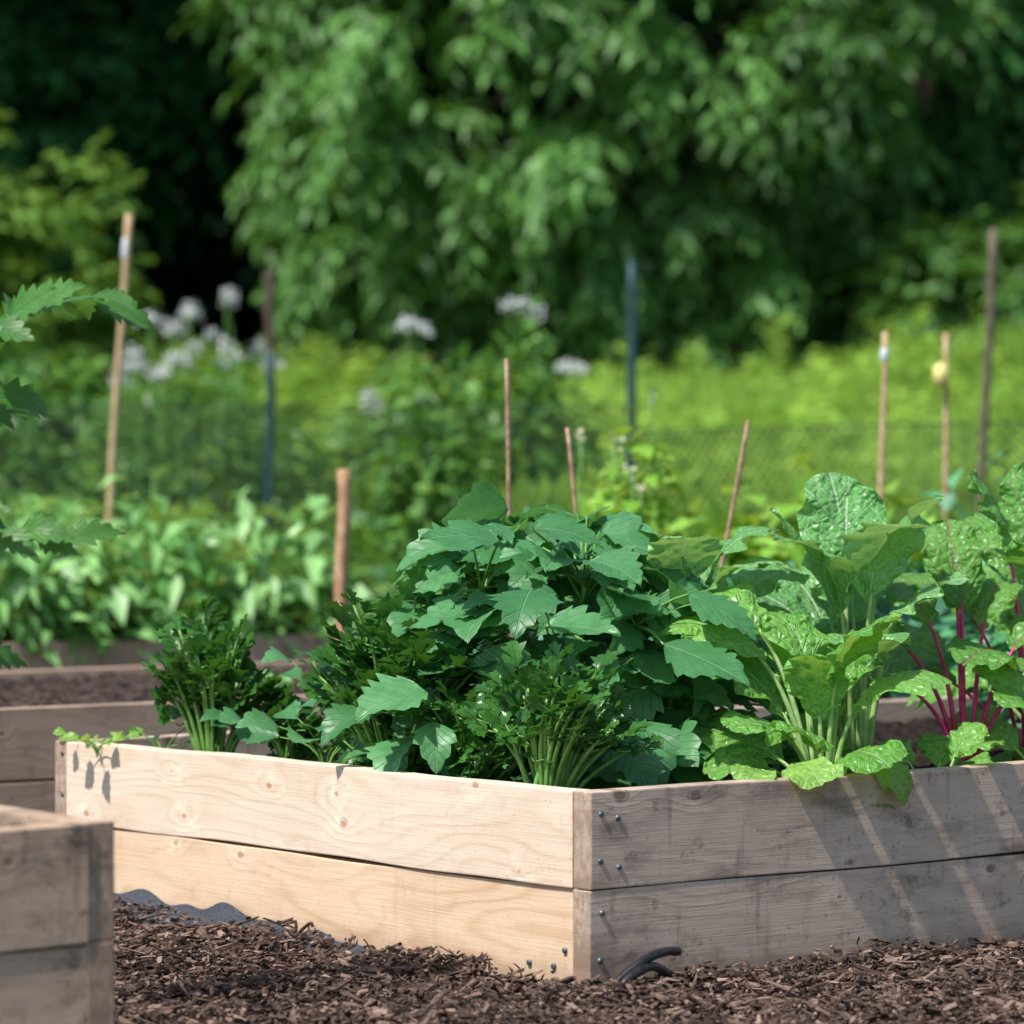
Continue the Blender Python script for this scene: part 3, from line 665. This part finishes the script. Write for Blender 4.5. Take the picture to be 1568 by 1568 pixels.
clump('cabbage_plant',(.85,8.4,.30),(.17,.15,.33),150,.10,.08,L_blue)
clump('cabbage_plant',(.06,8.3,.30),(.2,.15,.38),150,.10,.08,L_blue)
clump('cabbage_plant',(.40,8.3,.30),(.2,.15,.25),120,.10,.08,L_blue)
clump('kale_plant',(1.12,8.75,.30),(.20,.2,.42),420,.075,.06,L_bluer)
clump('kale_plant',(1.38,8.85,.30),(.25,.2,.56),560,.075,.06,L_bluer)
clump('kale_plant',(1.12,7.9,.22),(.20,.15,.42),420,.075,.06,L_bluer)
clump('kale_plant',(1.14,7.3,.22),(.22,.2,.47),560,.07,.055,L_bluer)
clump('bean_plant',(-.28,8.9,.25),(.2,.15,.22),160,.07,.05,L_shr)
clump('bean_plant',(-.10,9.1,.25),(.22,.15,.26),180,.07,.05,L_shr)
def umbels(name,pts,rad,mat,nf=70,fs=.014):
    a=Acc()
    for (x,y,z) in pts:
        c=V3(x,y,z); r=rad*random.uniform(.6,1.2)
        q=rng.random(nf)**.5; an=rng.uniform(0,6.28,nf)
        P=c+np.stack([np.cos(an)*q*r,np.sin(an)*q*r,(1-q*q)*r*.5+rng.normal(size=nf)*.012],1)
        dd=np.stack([np.cos(an*3),np.sin(an*3),rng.normal(size=nf)*.3],1)
        batch(a,P,dd,UP+V3(0,-.4,0)+rng.normal(size=(nf,3))*.6,fs,fs,rng.random(nf))
        b=c+V3(random.uniform(-.08,.08),0,-.55)
        tube(a,bez(b,c-UP*.2,c,5),[.004,.0035,.003,.003,.003],5,1)
        for k in range(7):
            i=rng.integers(nf); tube(a,[c-UP*.05,P[i]],.0012,3,1)
    a.build(name,[mat,S_green])
umbels('bean_flowers',[(.335,8.8,.945),(.29,8.75,.76),(.31,8.72,.70),(.22,8.7,.62),(.25,8.75,.83),(.17,8.8,.84)],.014,M_petaly,12,.014)
base_u=[(-1.60,16,1.47),(-1.42,16,1.53),(-1.50,16.1,1.42),(-1.25,15.9,1.55),(-1.32,16,1.40),(-1.22,16,1.30),(-1.68,16,1.32),(-1.55,16,1.24),(-1.48,15.9,1.28),(-1.12,16,1.36),(-1.05,16,1.28),(-1.72,16,1.20),(-1.40,16,1.35)]
ex=[(x+random.gauss(0,.05),y+random.gauss(0,.1),z+random.gauss(0,.04)) for (x,y,z) in base_u]
umbels('wild_carrot_flowers',base_u+ex+[(-.56,14.6,1.06),(-.58,14.6,1.10),(-.42,15,1.40),(.04,15.2,1.50),(.10,15.2,1.47),(-.01,15.2,1.49),(.22,14.8,1.22),(.27,14.8,1.21),(-.38,15,1.38)],.045,M_petal,60,.019)
for c,rd,n in (((-1.45,16.4,.70),(.55,.4,.62),900),((-1.0,16.8,.6),(.4,.4,.5),500),((-2.3,16.5,.6),(.6,.4,.70),800)):
    clump('wild_carrot_plant',c,rd,n,.10,.045,L_shr,outer=.4)
clump('elder_shrub',(-.30,13.9,.55),(.26,.3,.70),700,.10,.055,L_shr,outer=.35)
clump('elder_shrub',(.02,15.0,.80),(.30,.3,.70),600,.10,.05,L_shr,outer=.4)
clump('elder_shrub',(-.38,12.5,.15),(.24,.25,.55),450,.10,.06,L_shr,outer=.35)
clump('elder_shrub',(-.45,16.5,.8),(.35,.3,.6),500,.10,.05,L_shr,outer=.5)
def bush(name,c,rad,n,mat,K=4,Mn=9,tl=.35,L=.13,W=.06):
    a=Acc(); P,O=crownpts(c,rad,n,.5,gap=.3); sprays(a,P,O,K,Mn,tl,L,W,.3)
    b=V3(c[0],c[1],float(hgt(c[0],c[1])))
    for i in range(10):
        q_=P[rng.integers(len(P))]; tube(a,bez(b,(b+q_)/2+UP*.2,q_,6),np.linspace(.04,.008,6),5,1)
    a.build(name,[mat,M_bark])
bush('dogwood_bush',(-3.25,22,1.55),(.95,.9,1.35),300,L_bush)
bush('dogwood_bush',(-4.6,22.5,1.8),(1.1,.9,1.5),240,L_bush)
bush('dogwood_bush',(-2.9,20.5,.9),(.7,.6,.75),200,L_shr)
bush('dogwood_bush',(3.7,29.5,2.0),(.9,.8,1.0),220,L_shr,L=.16,W=.06)
bush('dogwood_bush',(5.0,29,2.0),(1.2,.8,1.1),240,L_shr,L=.16,W=.06)
# ---------------- meadow grass and tall weeds
ng=95000; gy=14.6+rng.random(ng)**.75*16.5; gx=rng.uniform(-1,1,ng)*(gy*.19+2.2)
P=np.stack([gx,gy,hgt(gx,gy)-.02],1)
pat=.5+.22*np.sin(gx*1.3+gy*.5)+.2*np.sin(gx*.5-gy*.9+1)+.2*np.sin(gx*3.1+gy*1.9)*np.sin(gy*2.3-gx)+.25*sstep(-1,1.5,gx)
hh=(.30+.24*rng.random(ng))*(1+.35*np.sin(gx*2.1+gy)*np.sin(gy*1.3))
yaw=rng.uniform(0,6.28,ng); dd=np.stack([np.cos(yaw)*.35,np.sin(yaw)*.35,np.ones(ng)],1)
nn=np.stack([np.cos(yaw),np.sin(yaw),np.full(ng,.5)],1)
GT=TV.copy(); GT[:,1]=[0,.4,1,.4,.5]; GT[:,2]=[0,.02,-.25,.02,.02]
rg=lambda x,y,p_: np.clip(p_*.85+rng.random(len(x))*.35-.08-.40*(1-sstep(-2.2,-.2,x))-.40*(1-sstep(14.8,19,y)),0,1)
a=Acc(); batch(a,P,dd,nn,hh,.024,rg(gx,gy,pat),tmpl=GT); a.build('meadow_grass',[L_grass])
nw=520; wy=15.5+rng.random(nw)**.7*15; wx=rng.uniform(-1,1,nw)*(wy*.17+1.5); wh=rng.uniform(.35,.85,nw)
m_=55; px_=np.repeat(wx,m_)+rng.normal(size=nw*m_)*.10; py_=np.repeat(wy,m_)+rng.normal(size=nw*m_)*.10; t_=rng.random(nw*m_)
pz_=hgt(px_,py_)+t_*np.repeat(wh,m_); sh=1.25-t_
P=np.stack([np.repeat(wx,m_)+(px_-np.repeat(wx,m_))*sh,np.repeat(wy,m_)+(py_-np.repeat(wy,m_))*sh,pz_],1)
yaw=rng.uniform(0,6.28,len(P)); dd=np.stack([np.cos(yaw),np.sin(yaw),rng.uniform(-.2,.8,len(P))],1)
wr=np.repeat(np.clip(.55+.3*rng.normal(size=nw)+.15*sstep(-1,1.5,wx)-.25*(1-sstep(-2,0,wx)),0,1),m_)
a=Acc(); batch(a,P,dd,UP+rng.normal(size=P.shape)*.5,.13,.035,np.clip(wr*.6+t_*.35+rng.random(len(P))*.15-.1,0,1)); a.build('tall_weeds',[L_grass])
# ---------------- trees
boughtree('locust_tree',(.9,31.2,0),(.65,30.3,4.9),(2.6,1.7,3.3),76,8,5,11,.60,.21,.07,L_tree,.16,.65,.60)
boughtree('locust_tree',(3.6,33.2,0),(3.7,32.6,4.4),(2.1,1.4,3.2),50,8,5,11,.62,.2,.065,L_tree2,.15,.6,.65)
boughtree('ash_tree',(6.4,34.5,0),(6.3,34,5.6),(2.6,2,3.8),60,8,5,10,.7,.2,.08,L_treed,.2,.4,.8)
boughtree('ash_tree',(-5.0,34.5,0),(-4.9,34,5.6),(2.0,1.6,2.4),44,8,5,10,.7,.2,.08,L_treed,.2,.4,.7)
for bs,c,rd,n in (((-4.6,37,0),(-4.6,34,11.2),(5.0,4.2,4.6),330),((3.5,38.5,0),(3.5,36.5,11.5),(5.2,4,4.2),330),((10.5,36,0),(10.5,34,8.5),(4,3.5,6),240),((-12,35,0),(-12,33,8.5),(4,3.5,6),240)):  # tall crowns added above view to keep sun off the forest behind
    tree('added_shade_tree',bs,c,rd,n,5,9,1.3,.42,.2,L_treed,.35,.3,gap=.6,lo=.4)
nf=45000
P=np.stack([rng.uniform(-17,17,nf),rng.uniform(38.5,43,nf),rng.uniform(1.0,13,nf)],1)
P[:,1]+=.9*np.sin(P[:,0]*1.1)*np.sin(P[:,2]*.9+P[:,0])
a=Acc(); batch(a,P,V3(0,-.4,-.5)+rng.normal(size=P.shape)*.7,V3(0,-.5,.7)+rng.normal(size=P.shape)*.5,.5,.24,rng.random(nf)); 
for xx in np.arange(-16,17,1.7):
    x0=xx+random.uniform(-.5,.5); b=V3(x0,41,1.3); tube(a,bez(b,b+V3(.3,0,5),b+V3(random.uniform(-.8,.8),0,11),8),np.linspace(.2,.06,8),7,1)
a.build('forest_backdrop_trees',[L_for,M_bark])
# ---------------- light
el=math.radians(56); s=nrm(V3(-.68,-.73,0))*math.cos(el)+UP*math.sin(el)
sd=bpy.data.lights.new('sun','SUN'); sd.energy=5.0; sd.angle=math.radians(1.5); sd.color=(1,.965,.92)
so=bpy.data.objects.new('sun',sd); COL.objects.link(so); so.rotation_euler=Vector(s).to_track_quat('Z','Y').to_euler()
wd=bpy.data.worlds.new('World'); scn.world=wd; wd.use_nodes=True; nt=wd.node_tree
sk=nt.nodes.new('ShaderNodeTexSky'); sk.sky_type='NISHITA'; sk.sun_disc=False; sk.sun_elevation=el
sk.sun_rotation=math.atan2(s[0],s[1])
nt.links.new(sk.outputs[0],nt.nodes['Background'].inputs[0]); nt.nodes['Background'].inputs[1].default_value=.15
# ---------------- camera
cd=bpy.data.cameras.new('camera'); cd.sensor_width=24; cd.sensor_height=24; cd.lens=85; cd.clip_start=.1; cd.clip_end=1000
cd.dof.use_dof=True; cd.dof.focus_distance=5.42; cd.dof.aperture_fstop=2.9; cd.dof.aperture_blades=9
co=bpy.data.objects.new('camera',cd); COL.objects.link(co); co.location=(0,0,.70); co.rotation_euler=(math.radians(90-.248),0,0)
scn.camera=co
